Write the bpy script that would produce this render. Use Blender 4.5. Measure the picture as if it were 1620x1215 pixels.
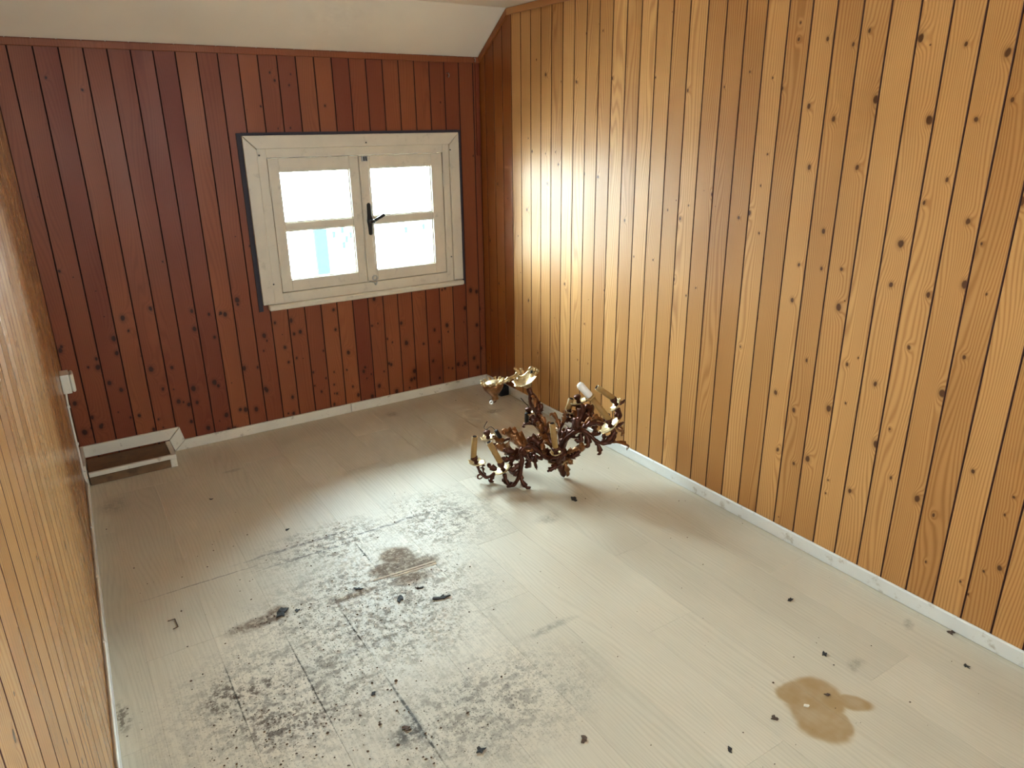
import bpy, bmesh, math, random
from mathutils import Vector, Matrix
random.seed(7)
S = bpy.context.scene
C = S.collection
for o in list(bpy.data.objects): bpy.data.objects.remove(o)

# ------------------------------------------------------------------ camera
F_PX = 1139.6
YAW, PITCH, ROLL = -0.5692, -0.3427, 0.0129
CAM = Vector((-2.23, -3.787, 1.5477))
RM = Matrix.Rotation(YAW, 3, 'Z') @ Matrix.Rotation(PITCH, 3, 'X') @ Matrix.Rotation(ROLL, 3, 'Y')
right_v, fwd_v, up_v = RM.col[0], RM.col[1], RM.col[2]
cd = bpy.data.cameras.new('camera'); cam = bpy.data.objects.new('camera', cd); C.objects.link(cam)
cd.sensor_width = 36.0; cd.lens = F_PX / 1620.0 * 36.0; cd.clip_start = 0.02; cd.clip_end = 300
cam.matrix_world = Matrix(((right_v.x, up_v.x, -fwd_v.x, CAM.x), (right_v.y, up_v.y, -fwd_v.y, CAM.y),
                           (right_v.z, up_v.z, -fwd_v.z, CAM.z), (0, 0, 0, 1)))
S.camera = cam

# ------------------------------------------------------------------ world, daylight, exposure
W = bpy.data.worlds.new('overcast_sky'); S.world = W; W.use_nodes = True
bg = W.node_tree.nodes['Background']
bg.inputs[0].default_value = (0.72, 0.90, 1.0, 1); bg.inputs[1].default_value = 9.0
S.view_settings.view_transform = 'Standard'; S.view_settings.look = 'None'
S.view_settings.gamma = 1.0; S.view_settings.use_curve_mapping = False
S.view_settings.exposure = 3.6
S.cycles.max_bounces = 7; S.cycles.diffuse_bounces = 5; S.cycles.glossy_bounces = 3
S.cycles.use_adaptive_sampling = True; S.cycles.adaptive_threshold = 0.06; S.cycles.adaptive_min_samples = 16
S.cycles.sample_clamp_indirect = 2.0
def portal(name, loc, rot, sx, sy):
    l = bpy.data.lights.new(name, 'AREA'); l.shape = 'RECTANGLE'; l.size = sx; l.size_y = sy
    l.cycles.is_portal = True
    o = bpy.data.objects.new(name, l); C.objects.link(o); o.location = loc; o.rotation_euler = rot
# daylight sampling guides in the window and the added rear opening (area lights point along -Z)
portal('daylight_portal', (-0.75, 0.13, 1.08), (-math.pi/2, 0, 0), 1.06, 0.78)
portal('daylight_portal', (-1.25, -4.88, 1.40), (math.pi/2, 0, 0), 0.42, 0.42)

# ------------------------------------------------------------------ pixel helpers (photo is 1620x1215)
def pray(u, v): return RM @ Vector(((u-810)/F_PX, 1, -(v-607.5)/F_PX))
def floor_pt(u, v, z=0.0):
    d = pray(u, v); return CAM + d*((z-CAM.z)/d.z)
def right_pt(u, v, x=0.0):
    d = pray(u, v); return CAM + d*((x-CAM.x)/d.x)
def back_pt(u, v, y=0.0):
    d = pray(u, v); return CAM + d*((y-CAM.y)/d.y)

# ------------------------------------------------------------------ room dimensions
H1, H2, CR = 1.916, 2.124, 0.30        # back wall top, flat ceiling, depth of the slope
XL, THL = -2.2769, 0.0274              # left wall at the back corner, its drift per metre of y
YR = -4.75                             # rear wall
BW = 0.09                              # board pitch
HB = 0.053                             # baseboard height
def xl(y): return XL + THL*y

# ------------------------------------------------------------------ mesh helpers
class MB:
    def __init__(s): s.v = []; s.f = []
    def add(s, vs, fs):
        n = len(s.v); s.v += [tuple(p) for p in vs]; s.f += [[n+i for i in f] for f in fs]; return s
    def box(s, a, b):
        x0,y0,z0 = a; x1,y1,z1 = b
        return s.add([(x0,y0,z0),(x1,y0,z0),(x1,y1,z0),(x0,y1,z0),(x0,y0,z1),(x1,y0,z1),(x1,y1,z1),(x0,y1,z1)],
                     [(0,3,2,1),(4,5,6,7),(0,1,5,4),(1,2,6,5),(2,3,7,6),(3,0,4,7)])
    def prism(s, poly, d):               # poly: 3D points, extruded along vector d
        n = len(poly); d = Vector(d); p = [Vector(q) for q in poly]
        return s.add(p+[q+d for q in p], [list(range(n))[::-1], list(range(n, 2*n))] +
                     [(i, (i+1) % n, n+(i+1) % n, n+i) for i in range(n)])
    def tube(s, pts, rad, n=10, caps=True):
        pts = [Vector(p) for p in pts]
        if not hasattr(rad, '__len__'): rad = [rad]*len(pts)
        up = None; rings = []
        for i, p in enumerate(pts):
            t = (pts[min(i+1, len(pts)-1)] - pts[max(i-1, 0)])
            if t.length < 1e-9: t = Vector((0,0,1))
            t.normalize()
            if up is None: up = t.orthogonal().normalized()
            up = (up - t*up.dot(t)); up = up.normalized() if up.length > 1e-6 else t.orthogonal().normalized()
            w = t.cross(up)
            rings.append([p + (up*math.cos(2*math.pi*k/n) + w*math.sin(2*math.pi*k/n))*rad[i] for k in range(n)])
        vs = [q for r in rings for q in r]; fs = []
        for i in range(len(pts)-1):
            for k in range(n): fs.append((i*n+k, i*n+(k+1) % n, (i+1)*n+(k+1) % n, (i+1)*n+k))
        if caps: fs += [list(range(n))[::-1], [(len(pts)-1)*n+k for k in range(n)]]
        return s.add(vs, fs)
    def lathe(s, base, axis, prof, n=16, petals=0, amp=0.0, closed=False):   # prof: (height along axis, radius)
        base = Vector(base); a = Vector(axis).normalized(); u = a.orthogonal().normalized(); w = a.cross(u)
        vs = []
        for h, r in prof:
            for k in range(n):
                th = 2*math.pi*k/n
                rr = r*(1 + (amp*math.cos(petals*th) if petals else 0)); hh = h + (amp*r*.5*math.cos(petals*th) if petals else 0)
                vs.append(base + a*hh + (u*math.cos(th)+w*math.sin(th))*rr)
        fs = []; m = len(prof)
        for i in range(m-1):
            for k in range(n): fs.append((i*n+k, i*n+(k+1) % n, (i+1)*n+(k+1) % n, (i+1)*n+k))
        if closed:
            for k in range(n): fs.append(((m-1)*n+k, (m-1)*n+(k+1) % n, (k+1) % n, k))
        else: fs += [list(range(n))[::-1], [(m-1)*n+k for k in range(n)]]
        return s.add(vs, fs)
    def mesh(s, name, bevel=0.0, smooth=False, seg=1):
        me = bpy.data.meshes.new(name); me.from_pydata(s.v, [], s.f)
        bm = bmesh.new(); bm.from_mesh(me)
        bmesh.ops.recalc_face_normals(bm, faces=bm.faces)
        if bevel: bmesh.ops.bevel(bm, geom=[e for e in bm.edges if e.calc_face_angle(0) > .5], offset=bevel, segments=seg, affect='EDGES', profile=.6)
        bm.to_mesh(me); bm.free()
        if smooth:
            for p in me.polygons: p.use_smooth = True
        return me
def obj(name, me, mat, parent=None):
    if mat and not me.materials: me.materials.append(mat)
    o = bpy.data.objects.new(name, me); C.objects.link(o); o.parent = parent; return o
def tag(o, label, cat=None, kind=None, group=None):
    o['label'] = label
    if cat: o['category'] = cat
    if kind: o['kind'] = kind
    if group: o['group'] = group
    return o
def empty(name, loc=(0,0,0)):
    o = bpy.data.objects.new(name, None); C.objects.link(o); o.location = loc; o.empty_display_size = .05; return o
def spline(pts, n=6):
    P = [Vector(p) for p in pts]; out = []
    for i in range(len(P)-1):
        p0 = P[max(i-1,0)]; p1 = P[i]; p2 = P[i+1]; p3 = P[min(i+2,len(P)-1)]
        for k in range(n):
            t = k/n
            out.append(.5*((2*p1)+(p2-p0)*t+(2*p0-5*p1+4*p2-p3)*t*t+(3*p1-p0-3*p2+p3)*t**3))
    out.append(P[-1]); return out

# ------------------------------------------------------------------ materials
class NT:
    def __init__(s, name, group=False):
        s.m = bpy.data.materials.new(name); s.m.use_nodes = True; s.t = s.m.node_tree
        s.b = s.t.nodes['Principled BSDF']
    def n(s, typ, **kw):
        x = s.t.nodes.new(typ)
        for k, v in kw.items(): setattr(x, k, v)
        return x
    def set(s, sock, v):
        if hasattr(v, 'is_output'): s.t.links.new(v, sock)
        elif v is not None: sock.default_value = v
    def math(s, op, a, b=None, c=None, clamp=False):
        x = s.n('ShaderNodeMath', operation=op, use_clamp=clamp)
        for i, v in enumerate((a, b, c)):
            if v is not None: s.set(x.inputs[i], v)
        return x.outputs[0]
    def mix(s, f, a, b, mode='MIX'):
        x = s.n('ShaderNodeMix', data_type='RGBA', blend_type=mode, clamp_factor=True)
        s.set(x.inputs[0], f)
        for i, v in ((6, a), (7, b)):
            if isinstance(v, tuple): v = (*v[:3], 1)
            s.set(x.inputs[i], v)
        return x.outputs[2]
    def smooth(s, v, a, b, lo=0.0, hi=1.0):
        x = s.n('ShaderNodeMapRange', interpolation_type='SMOOTHSTEP')
        for i, q in enumerate((v, a, b, lo, hi)): s.set(x.inputs[i], q)
        return x.outputs[0]
    def noise(s, vec, scale=5, detail=2, rough=.5, dist=0.0):
        x = s.n('ShaderNodeTexNoise'); s.set(x.inputs['Vector'], vec); x.inputs['Scale'].default_value = scale
        x.inputs['Detail'].default_value = detail; x.inputs['Roughness'].default_value = rough; x.inputs['Distortion'].default_value = dist
        return x.outputs[0]
    def xyz(s, v):
        x = s.n('ShaderNodeSeparateXYZ'); s.set(x.inputs[0], v); return x.outputs
    def comb(s, a, b, c):
        x = s.n('ShaderNodeCombineXYZ')
        for i, v in enumerate((a, b, c)): s.set(x.inputs[i], v)
        return x.outputs[0]
    def bump(s, h, strength=.2, dist=.002):
        x = s.n('ShaderNodeBump'); x.inputs['Strength'].default_value = strength; x.inputs['Distance'].default_value = dist
        s.set(x.inputs['Height'], h); s.t.links.new(x.outputs[0], s.b.inputs['Normal'])
    def base(s, col=None, rough=None, metal=None, spec=None, coat=None, coat_rough=None):
        for k, v in (('Base Color', col), ('Roughness', rough), ('Metallic', metal), ('Specular IOR Level', spec),
                     ('Coat Weight', coat), ('Coat Roughness', coat_rough)):
            if v is None: continue
            if isinstance(v, tuple): v = (*v[:3], 1)
            s.set(s.b.inputs[k], v)

# one knot: distance field in board space
kg = bpy.data.node_groups.new('knot_field', 'ShaderNodeTree')
for nm, io, ty in (('P','INPUT','NodeSocketVector'),('K','INPUT','NodeSocketVector'),('Ring','OUTPUT','NodeSocketFloat'),('Core','OUTPUT','NodeSocketFloat'),('Halo','OUTPUT','NodeSocketFloat')):
    kg.interface.new_socket(nm, in_out=io, socket_type=ty)
def _kg():
    t = kg; L = t.links.new
    gi = t.nodes.new('NodeGroupInput'); go = t.nodes.new('NodeGroupOutput')
    sp = t.nodes.new('ShaderNodeSeparateXYZ'); sk = t.nodes.new('ShaderNodeSeparateXYZ')
    L(gi.outputs[0], sp.inputs[0]); L(gi.outputs[1], sk.inputs[0])
    def m(op, a, b=None):
        x = t.nodes.new('ShaderNodeMath'); x.operation = op
        for i, v in enumerate((a, b)):
            if v is None: continue
            if hasattr(v, 'is_output'): L(v, x.inputs[i])
            else: x.inputs[i].default_value = v
        return x.outputs[0]
    dx = m('SUBTRACT', sp.outputs[0], sk.outputs[0]); dz = m('MULTIPLY', m('SUBTRACT', sp.outputs[2], sk.outputs[1]), .72)
    d2 = m('ADD', m('MULTIPLY', dx, dx), m('MULTIPLY', dz, dz))
    r = sk.outputs[2]; q = m('DIVIDE', d2, m('MULTIPLY', r, r))      # (distance / radius) squared
    ring = m('MULTIPLY', m('EXPONENT', m('MULTIPLY', q, -.14)), m('MINIMUM', m('MULTIPLY', r, 3.0), .03))
    def mr(a, b):
        x = t.nodes.new('ShaderNodeMapRange'); L(q, x.inputs[0])
        x.inputs[1].default_value = a; x.inputs[2].default_value = b; x.inputs[3].default_value = 1; x.inputs[4].default_value = 0
        return x.outputs[0]
    L(ring, go.inputs[0]); L(mr(.55, 1.25), go.inputs[1]); L(mr(.6, 5.0), go.inputs[2])
_kg()
NK = 7
def pine(name, light, dark, knot, tintA, tintB, rough=.33, spec=.5, coat=0.0, contrast=.55):
    s = NT(name)
    P = s.n('ShaderNodeTexCoord').outputs['Object']; rnd = s.n('ShaderNodeObjectInfo').outputs['Random']
    x, y, z = s.xyz(P)
    off = s.math('MULTIPLY', rnd, 57.0)
    warpv = s.comb(s.math('MULTIPLY_ADD', x, 9.0, off), off, s.math('MULTIPLY', z, 1.1))
    warp = s.noise(warpv, 1.0, 1.0, .45)
    jit = s.comb(s.math('MULTIPLY', x, 60.0), s.math('ADD', off, 3.3), s.math('MULTIPLY', z, 22.0))
    jn = s.noise(jit, 1.0, 0.0)
    ring = None; core = None; halo = None
    wob = s.n('ShaderNodeVectorMath', operation='ADD')
    s.set(wob.inputs[0], P); s.set(wob.inputs[1], s.comb(s.math('MULTIPLY_ADD', jn, .006, -.003), 0.0, s.math('MULTIPLY_ADD', jn, -.006, .003)))
    for k in range(NK):
        g = s.n('ShaderNodeGroup'); g.node_tree = kg
        a = s.n('ShaderNodeAttribute', attribute_type='OBJECT', attribute_name='k%d' % k)
        s.set(g.inputs[0], wob.outputs[0]); s.set(g.inputs[1], a.outputs['Vector'])
        ring = g.outputs[0] if ring is None else s.math('ADD', ring, g.outputs[0])
        core = g.outputs[1] if core is None else s.math('MAXIMUM', core, g.outputs[1])
        halo = g.outputs[2] if halo is None else s.math('MAXIMUM', halo, g.outputs[2])
    ph = s.math('ADD', s.math('MULTIPLY_ADD', warp, .15, x), ring)
    wave = s.math('MULTIPLY_ADD', s.math('SINE', s.math('MULTIPLY', ph, 640.0)), .5, .5)
    wave = s.math('POWER', wave, 1.8)
    fine = s.noise(s.comb(s.math('MULTIPLY_ADD', x, 420.0, off), off, s.math('MULTIPLY', z, 5.0)), 1.0, 1.0, .6)
    patch = s.noise(s.comb(s.math('MULTIPLY_ADD', x, 5.0, off), s.math('ADD', off, 9.0), s.math('MULTIPLY', z, 1.6)), 1.0, 1.0, .55)
    f = s.math('ADD', s.math('MULTIPLY', wave, contrast), s.math('MULTIPLY_ADD', fine, .30, -.12))
    col = s.mix(f, light, dark)
    r2 = s.math('FRACT', s.math('MULTIPLY', rnd, 7.31))
    tint = s.mix(s.math('ADD', s.math('MULTIPLY', r2, .75), s.math('MULTIPLY_ADD', patch, .8, -.28), clamp=True), tintA, tintB)
    col = s.mix(1.0, col, tint, 'MULTIPLY')
    col = s.mix(s.math('MULTIPLY', halo, .45), col, tuple(.5*(a+b) for a, b in zip(dark, knot)))
    col = s.mix(s.math('MULTIPLY', core, .93), col, knot)
    # pin knots
    vv = s.n('ShaderNodeTexVoronoi', voronoi_dimensions='3D'); vv.inputs['Scale'].default_value = 11.0
    s.set(vv.inputs['Vector'], s.comb(s.math('ADD', x, off), off, z))
    pk = s.math('MULTIPLY', s.smooth(vv.outputs['Distance'], .02, .05, 1, 0), s.smooth(s.xyz(vv.outputs['Color'])[0], .45, .5))
    col = s.mix(s.math('MULTIPLY', pk, .85), col, knot)
    s.base(col, s.math('MULTIPLY_ADD', patch, .16, rough-.08), 0.0, spec, coat, .12)
    s.bump(fine, .10, .0012)
    return s.m
M = {}
M['pine'] = pine('varnished_pine', (.61,.335,.125), (.39,.170,.050), (.085,.030,.010), (1.08,1.05,1.02), (.72,.60,.46), rough=.46, spec=.26, contrast=.7)
M['pine_left'] = pine('varnished_pine_glossy', (.61,.335,.130), (.38,.170,.050), (.085,.030,.010), (1.06,1.04,1.0), (.80,.72,.6), rough=.26, spec=.6)
M['pine_red'] = pine('backlit_red_pine', (.255,.074,.029), (.160,.034,.012), (.034,.009,.004), (1.15,1.25,1.1), (.68,.46,.45), rough=.45, spec=.25, contrast=.35)  # backlit darkness and red cast of the window wall put into the pine colour
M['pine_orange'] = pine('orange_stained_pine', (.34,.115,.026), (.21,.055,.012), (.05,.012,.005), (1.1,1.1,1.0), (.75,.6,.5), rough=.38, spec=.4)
M['pine_trim'] = pine('pine_moulding', (.50,.23,.075), (.34,.13,.035), (.06,.02,.008), (1.05,1.0,1.0), (.85,.75,.65), rough=.4, spec=.4)

def plain(name, col, rough=.5, metal=0.0, var=.12, scale=14.0, spec=.5, bump=0.0, dirt=None, dscale=30.0):
    s = NT(name); P = s.n('ShaderNodeNewGeometry').outputs['Position']
    n1 = s.noise(P, scale, 2.0, .6)
    c = s.mix(s.math('MULTIPLY_ADD', n1, 1.6, -.3, clamp=True), tuple(k*(1-var) for k in col), tuple(min(1, k*(1+var)) for k in col))
    if dirt:
        n2 = s.noise(P, dscale, 3.0, .65); c = s.mix(s.smooth(n2, .58, .74, 0, .75), c, dirt)
    s.base(c, s.math('MULTIPLY_ADD', n1, .2, rough-.1), metal, spec)
    if bump: s.bump(n1, bump, .002)
    return s.m
M['groove'] = plain('dark_groove_wood', (.045,.010,.006), .8)  # dark dirty groove wood behind and between the red boards
M['groove_pine'] = plain('groove_wood', (.075,.020,.010), .8)
M['plaster'] = plain('ceiling_plaster', (.80,.70,.56), .85, var=.05, scale=3.0, bump=.1)
M['white_paint'] = plain('white_baseboard_paint', (.78,.78,.75), .38, var=.05, scale=9, dirt=(.45,.40,.32), dscale=22)
M['white_paint_back'] = plain('cream_baseboard_paint', (.72,.66,.55), .45, var=.06, scale=9, dirt=(.35,.28,.2), dscale=25)
M['window_paint'] = plain('aged_window_paint', (.66,.58,.46), .42, var=.06, scale=12, dirt=(.52,.45,.35), dscale=20)
M['window_gap'] = plain('blackened_gap', (.02,.016,.016), .8)
M['dark_strip'] = plain('casing_shadow_gap', (.035,.026,.035), .7)
M['black'] = plain('black_metal', (.012,.012,.013), .35, .3)
M['black_plastic'] = plain('black_plastic', (.012,.012,.014), .45)
M['steel'] = plain('worn_steel', (.45,.44,.42), .4, .9)
M['white_plastic'] = plain('cream_plastic', (.72,.68,.58), .35, var=.04)
M['cable'] = plain('white_cable_sheath', (.76,.72,.64), .45, var=.05)
M['brown_board'] = plain('brown_chipboard', (.16,.085,.035), .7, var=.35, scale=18, dirt=(.07,.035,.015), dscale=12)
M['bronze'] = plain('aged_bronze', (.090,.030,.017), .38, .7, var=.5, scale=70)
M['bronze_gold'] = plain('gilt_bronze', (.25,.105,.04), .35, .75, var=.5, scale=60)
M['brass'] = plain('bright_brass', (.52,.38,.20), .36, .85, var=.5, scale=60)
M['sleeve'] = plain('tan_candle_sleeve', (.36,.205,.065), .6, var=.15, scale=50)
M['sleeve_in'] = plain('dark_sleeve_bore', (.02,.012,.009), .9, spec=.05)
M['bulb'] = plain('frosted_white_bulb', (.85,.83,.80), .3, var=.03)
M['char'] = plain('charred_flake', (.02,.016,.014), .75, var=.5, scale=200)
M['brown_flake'] = plain('brown_flake', (.09,.05,.03), .8, var=.5, scale=200)
M['pale_flake'] = plain('pale_plaster_crumb', (.75,.70,.60), .8, var=.2, scale=200)
M['rear'] = plain('rear_plaster', (.70,.66,.58), .85, var=.04, scale=3)
M['outer'] = plain('outer_render', (.6,.57,.5), .9)
M['facade'] = plain('pale_facade', (.62,.60,.55), .9)
M['shutter'] = plain('teal_shutter_paint', (.007,.022,.023), .7, spec=.1)
M['paving'] = plain('pale_paving', (.5,.49,.46), .9, scale=.6)
def glass():
    m = bpy.data.materials.new('window_glass'); m.use_nodes = True; t = m.node_tree; t.nodes.clear()
    o = t.nodes.new('ShaderNodeOutputMaterial'); mx = t.nodes.new('ShaderNodeMixShader'); tr = t.nodes.new('ShaderNodeBsdfTransparent')
    gl = t.nodes.new('ShaderNodeBsdfGlossy'); gl.inputs['Roughness'].default_value = .03
    fr = t.nodes.new('ShaderNodeFresnel'); fr.inputs[0].default_value = 1.35
    tr.inputs[0].default_value = (.93,.96,.95,1)
    t.links.new(fr.outputs[0], mx.inputs[0]); t.links.new(tr.outputs[0], mx.inputs[1]); t.links.new(gl.outputs[0], mx.inputs[2]); t.links.new(mx.outputs[0], o.inputs[0])
    return m
M['glass'] = glass()

def laminate():
    s = NT('whitewashed_oak_laminate')
    P = s.n('ShaderNodeNewGeometry').outputs['Position']; rnd = s.n('ShaderNodeObjectInfo').outputs['Random']
    x, y, z = s.xyz(P); off = s.math('MULTIPLY', rnd, 41.0)
    warp = s.noise(s.comb(s.math('MULTIPLY_ADD', x, 7.0, off), off, s.math('MULTIPLY', y, .9)), 1.0, 1.0, .5)
    wave = s.math('POWER', s.math('MULTIPLY_ADD', s.math('SINE', s.math('MULTIPLY', s.math('MULTIPLY_ADD', warp, .16, x), 520.0)), .5, .5), 2.0)
    fine = s.noise(s.comb(s.math('MULTIPLY_ADD', x, 330.0, off), off, s.math('MULTIPLY', y, 9.0)), 1.0, 1.0, .65)
    f = s.math('ADD', s.math('MULTIPLY', wave, .28), s.math('MULTIPLY_ADD', fine, .9, -.38), clamp=True)
    col = s.mix(f, (.62,.555,.44), (.45,.39,.29))
    col = s.mix(1.0, col, s.mix(rnd, (1.04,1.03,1.02), (.93,.93,.92)), 'MULTIPLY')
    big = s.noise(P, 1.7, 1.0, .6); col = s.mix(s.smooth(big, .45, .75, 0, .35), col, (.36,.31,.23))
    # ---- grime, stains, wear and a painted chandelier shadow (places measured on the floor)
    d1 = s.n('ShaderNodeTexNoise'); s.set(d1.inputs['Vector'], P); d1.inputs['Scale'].default_value = 9; d1.inputs['Detail'].default_value = 2
    def distorted(amt):
        a = s.n('ShaderNodeVectorMath', operation='MULTIPLY_ADD'); s.set(a.inputs[0], d1.outputs['Color'])
        a.inputs[1].default_value = (amt, amt, 0); 
        b = s.n('ShaderNodeVectorMath', operation='ADD'); s.set(b.inputs[0], P); b.inputs[1].default_value = (-amt*.5, -amt*.5, 0)
        s.set(a.inputs[2], b.outputs[0]); return a.outputs[0]
    Pd = {0: P, .006: distorted(.006), .06: distorted(.06), .12: distorted(.12), .03: distorted(.03)}
    def blob(cx, cy, rx, ry, ang=0.0, soft=.5, amt=.06):
        if abs(ang) < .25:
            a_ = s.n('ShaderNodeVectorMath', operation='MULTIPLY_ADD'); s.set(a_.inputs[0], Pd[amt])
            a_.inputs[1].default_value = (1/rx, 1/ry, 0); a_.inputs[2].default_value = (-cx/rx, -cy/ry, 0)
            l = s.n('ShaderNodeVectorMath', operation='LENGTH'); s.set(l.inputs[0], a_.outputs[0])
            return s.smooth(l.outputs['Value'], 1-soft, 1.0, 1, 0)
        m = s.n('ShaderNodeMapping', vector_type='TEXTURE'); s.set(m.inputs[0], Pd[amt])
        m.inputs['Location'].default_value = (cx, cy, 0); m.inputs['Rotation'].default_value = (0, 0, ang); m.inputs['Scale'].default_value = (rx, ry, 1)
        l = s.n('ShaderNodeVectorMath', operation='LENGTH'); s.set(l.inputs[0], m.outputs[0])
        return s.smooth(l.outputs['Value'], 1-soft, 1.0, 1, 0)
    def pb(u, v, rx, ry, ang=0, soft=.5, amt=.06):
        p = floor_pt(u, v); return blob(p.x, p.y, rx, ry, ang, soft, amt)
    def union(l):
        r = l[0]
        for q in l[1:]: r = s.math('MAXIMUM', r, q)
        return r
    speck = s.noise(P, 150, 1.0, .7); speck2 = s.noise(P, 45, 3.0, .75); speck3 = s.noise(P, 14, 2.0, .7)
    # broad grey grime
    g = union([pb(590,960,.62,.55,.3,.8,.12), pb(470,1090,.5,.45,.2,.8,.12), pb(700,820,.32,.35,0,.8,.12), pb(520,860,.4,.22,.1,.8,.12), pb(760,1120,.5,.3,0,.9,.12)])
    g1 = s.math('MULTIPLY', g, s.smooth(s.math('ADD', s.math('MULTIPLY', speck2, .65), s.math('MULTIPLY', speck3, .35)), .44, .60, 0, .74))
    col = s.mix(g1, col, (.20,.175,.15))
    g2 = s.math('MULTIPLY', g, s.smooth(speck, .60, .68, 0, .85)); col = s.mix(g2, col, (.07,.055,.045))
    # brown wet-looking patches
    br = union([pb(628,880,.085,.085,0,.5,.06), pb(655,893,.12,.055,0,.5,.06), pb(610,903,.08,.06,0,.5,.06), pb(650,915,.12,.05,0,.8,.06), pb(408,986,.14,.045,.05,.6,.03), pb(440,968,.05,.05,0,.6,.03), pb(560,942,.16,.025,.05,.9,.03)])
    col = s.mix(s.math('MULTIPLY', br, s.smooth(speck2, .30, .58, .25, .85)), col, (.165,.115,.085))
    sp = union([pb(432,1150,.13,.10,.2,.8,.12), pb(356,1105,.07,.09,0,.6,.06), pb(490,1140,.09,.06,0,.8,.12), pb(410,1090,.10,.05,0,.9,.06), pb(192,1135,.035,.09,0,.7,.03)])
    col = s.mix(s.math('MULTIPLY', sp, s.smooth(speck2, .44, .60, .05, .80)), col, (.105,.070,.048))
    dk = union([blob(-1.620,-2.30,.007,.22,0,.5,.006), blob(-1.630,-2.33,.030,.11,0,.9,.03), blob(-1.66,-2.34,.06,.05,0,.9,.06), blob(-1.62,-1.86,.004,.16,0,.7,.006), blob(-1.8175,-2.0,.004,.34,0,.7,.006), blob(-2.015,-1.95,.004,.22,0,.7,.006), blob(-1.4225,-1.44,.005,.10,0,.7,.006)])
    col = s.mix(s.math('MULTIPLY', dk, s.smooth(speck2, .35, .55, .2, .9)), col, (.05,.038,.025))
    sc = union([pb(620,655,.05,.07,0,.9,.06), pb(783,650,.07,.05,.2,.7,.06), pb(560,1030,.3,.03,.1,.9,.06), pb(870,992,.16,.02,.1,.9,.06), pb(1355,1050,.06,.03,.3,.9,.06), pb(1440,990,.05,.02,.4,.9,.06), pb(865,820,.09,.05,0,.9,.06), pb(180,800,.09,.12,0,.9,.06), pb(370,745,.06,.02,0,.9,.06)])  # smudges, plus the chandelier's cast shadow painted as one blob
    col = s.mix(s.math('MULTIPLY', sc, s.smooth(speck2, .3, .65, .1, .6)), col, (.17,.145,.11))
    # scrape lines across the middle
    ln = union([pb(480,860,.34,.012,.02,.7,.03), pb(500,875,.32,.008,.08,.7,.03), pb(330,918,.30,.004,.05,.6,.03), pb(600,835,.36,.010,-.04,.8,.03)])
    col = s.mix(s.math('MULTIPLY', ln, s.smooth(speck2, .35, .5, 0, .7)), col, (.16,.14,.125))
    # tan water stain
    ts = union([pb(1290,1112,.115,.095,.3,.25,.06), pb(1300,1140,.085,.085,.2,.3,.06), pb(1352,1112,.060,.036,-.75,.35,.03), pb(1335,1145,.055,.030,.9,.35,.03), pb(1255,1098,.055,.05,0,.3,.06)])
    tn = s.smooth(speck3, .3, .7, .72, .95)
    col = s.mix(s.math('MULTIPLY', ts, tn), col, (.36,.225,.095))
    matte = s.math('MAXIMUM', br, s.math('MULTIPLY', g1, .9))
    rough = s.math('ADD', s.math('MULTIPLY_ADD', speck2, .16, .42), s.math('MULTIPLY', matte, .3))
    s.base(col, rough, 0.0, s.math('MULTIPLY_ADD', matte, -.26, .36))
    s.bump(fine, .08, .001)
    return s.m
M['floor'] = laminate()
M['floor_gap'] = plain('floor_joint', (.055,.045,.035), .9)

# ------------------------------------------------------------------ floor
fm = MB().box((-2.62,YR-.2,-.12), (.22,.25,-.004)).mesh('floor')
floor = tag(obj('floor', fm, M['floor_gap']), 'worn pale whitewashed oak laminate floor with grime and a tan stain', 'floor', 'structure')
PW = .1975; PL = 1.28
pcache = {}
def plank(x0, x1, y0, y1):
    key = (round(x1-x0, 4), round(y1-y0, 4))
    if key not in pcache:
        w, l = key; g = .0001
        pcache[key] = MB().box((g, g, -.0055), (w-g, l-g, 0)).mesh('plank', bevel=.0004)
    o = obj('plank', pcache[key], M['floor'], floor); o.location = (x0, y0, 0); return o
xs = [-1.62 + PW*i for i in range(-5, 10)]
for i, x in enumerate(xs):
    a, b = max(x, xl(YR)-.02), min(x+PW, .0)
    if b-a < .02: continue
    y = -1.64 + [0, .52, -.36][(i+1) % 3] if i not in (3, 6) else -1.64
    cuts = sorted([y + PL*k for k in range(-4, 4)])
    for c in cuts:
        lo, hi = max(c, YR), min(c+PL, 0.0)
        if hi-lo > .03: plank(a, b, lo, hi)
def ridge(x0, x1, y, h=.006, w=.010, tilt=0):
    m = MB().prism([(0,-w,0), (0,w,0), (0,w*.2,h)], (x1-x0, tilt, 0)).mesh('raised_edge')
    o = obj('raised_edge', m, M['pale_flake'], floor); o.location = (x0, y, 0); o['label'] = 'swollen pale plank edge'
ridge(-1.46,-1.215,-1.632, .004, .0022, -.015); ridge(-1.40,-1.22,-1.650, .004, .0022, -.012)

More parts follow.
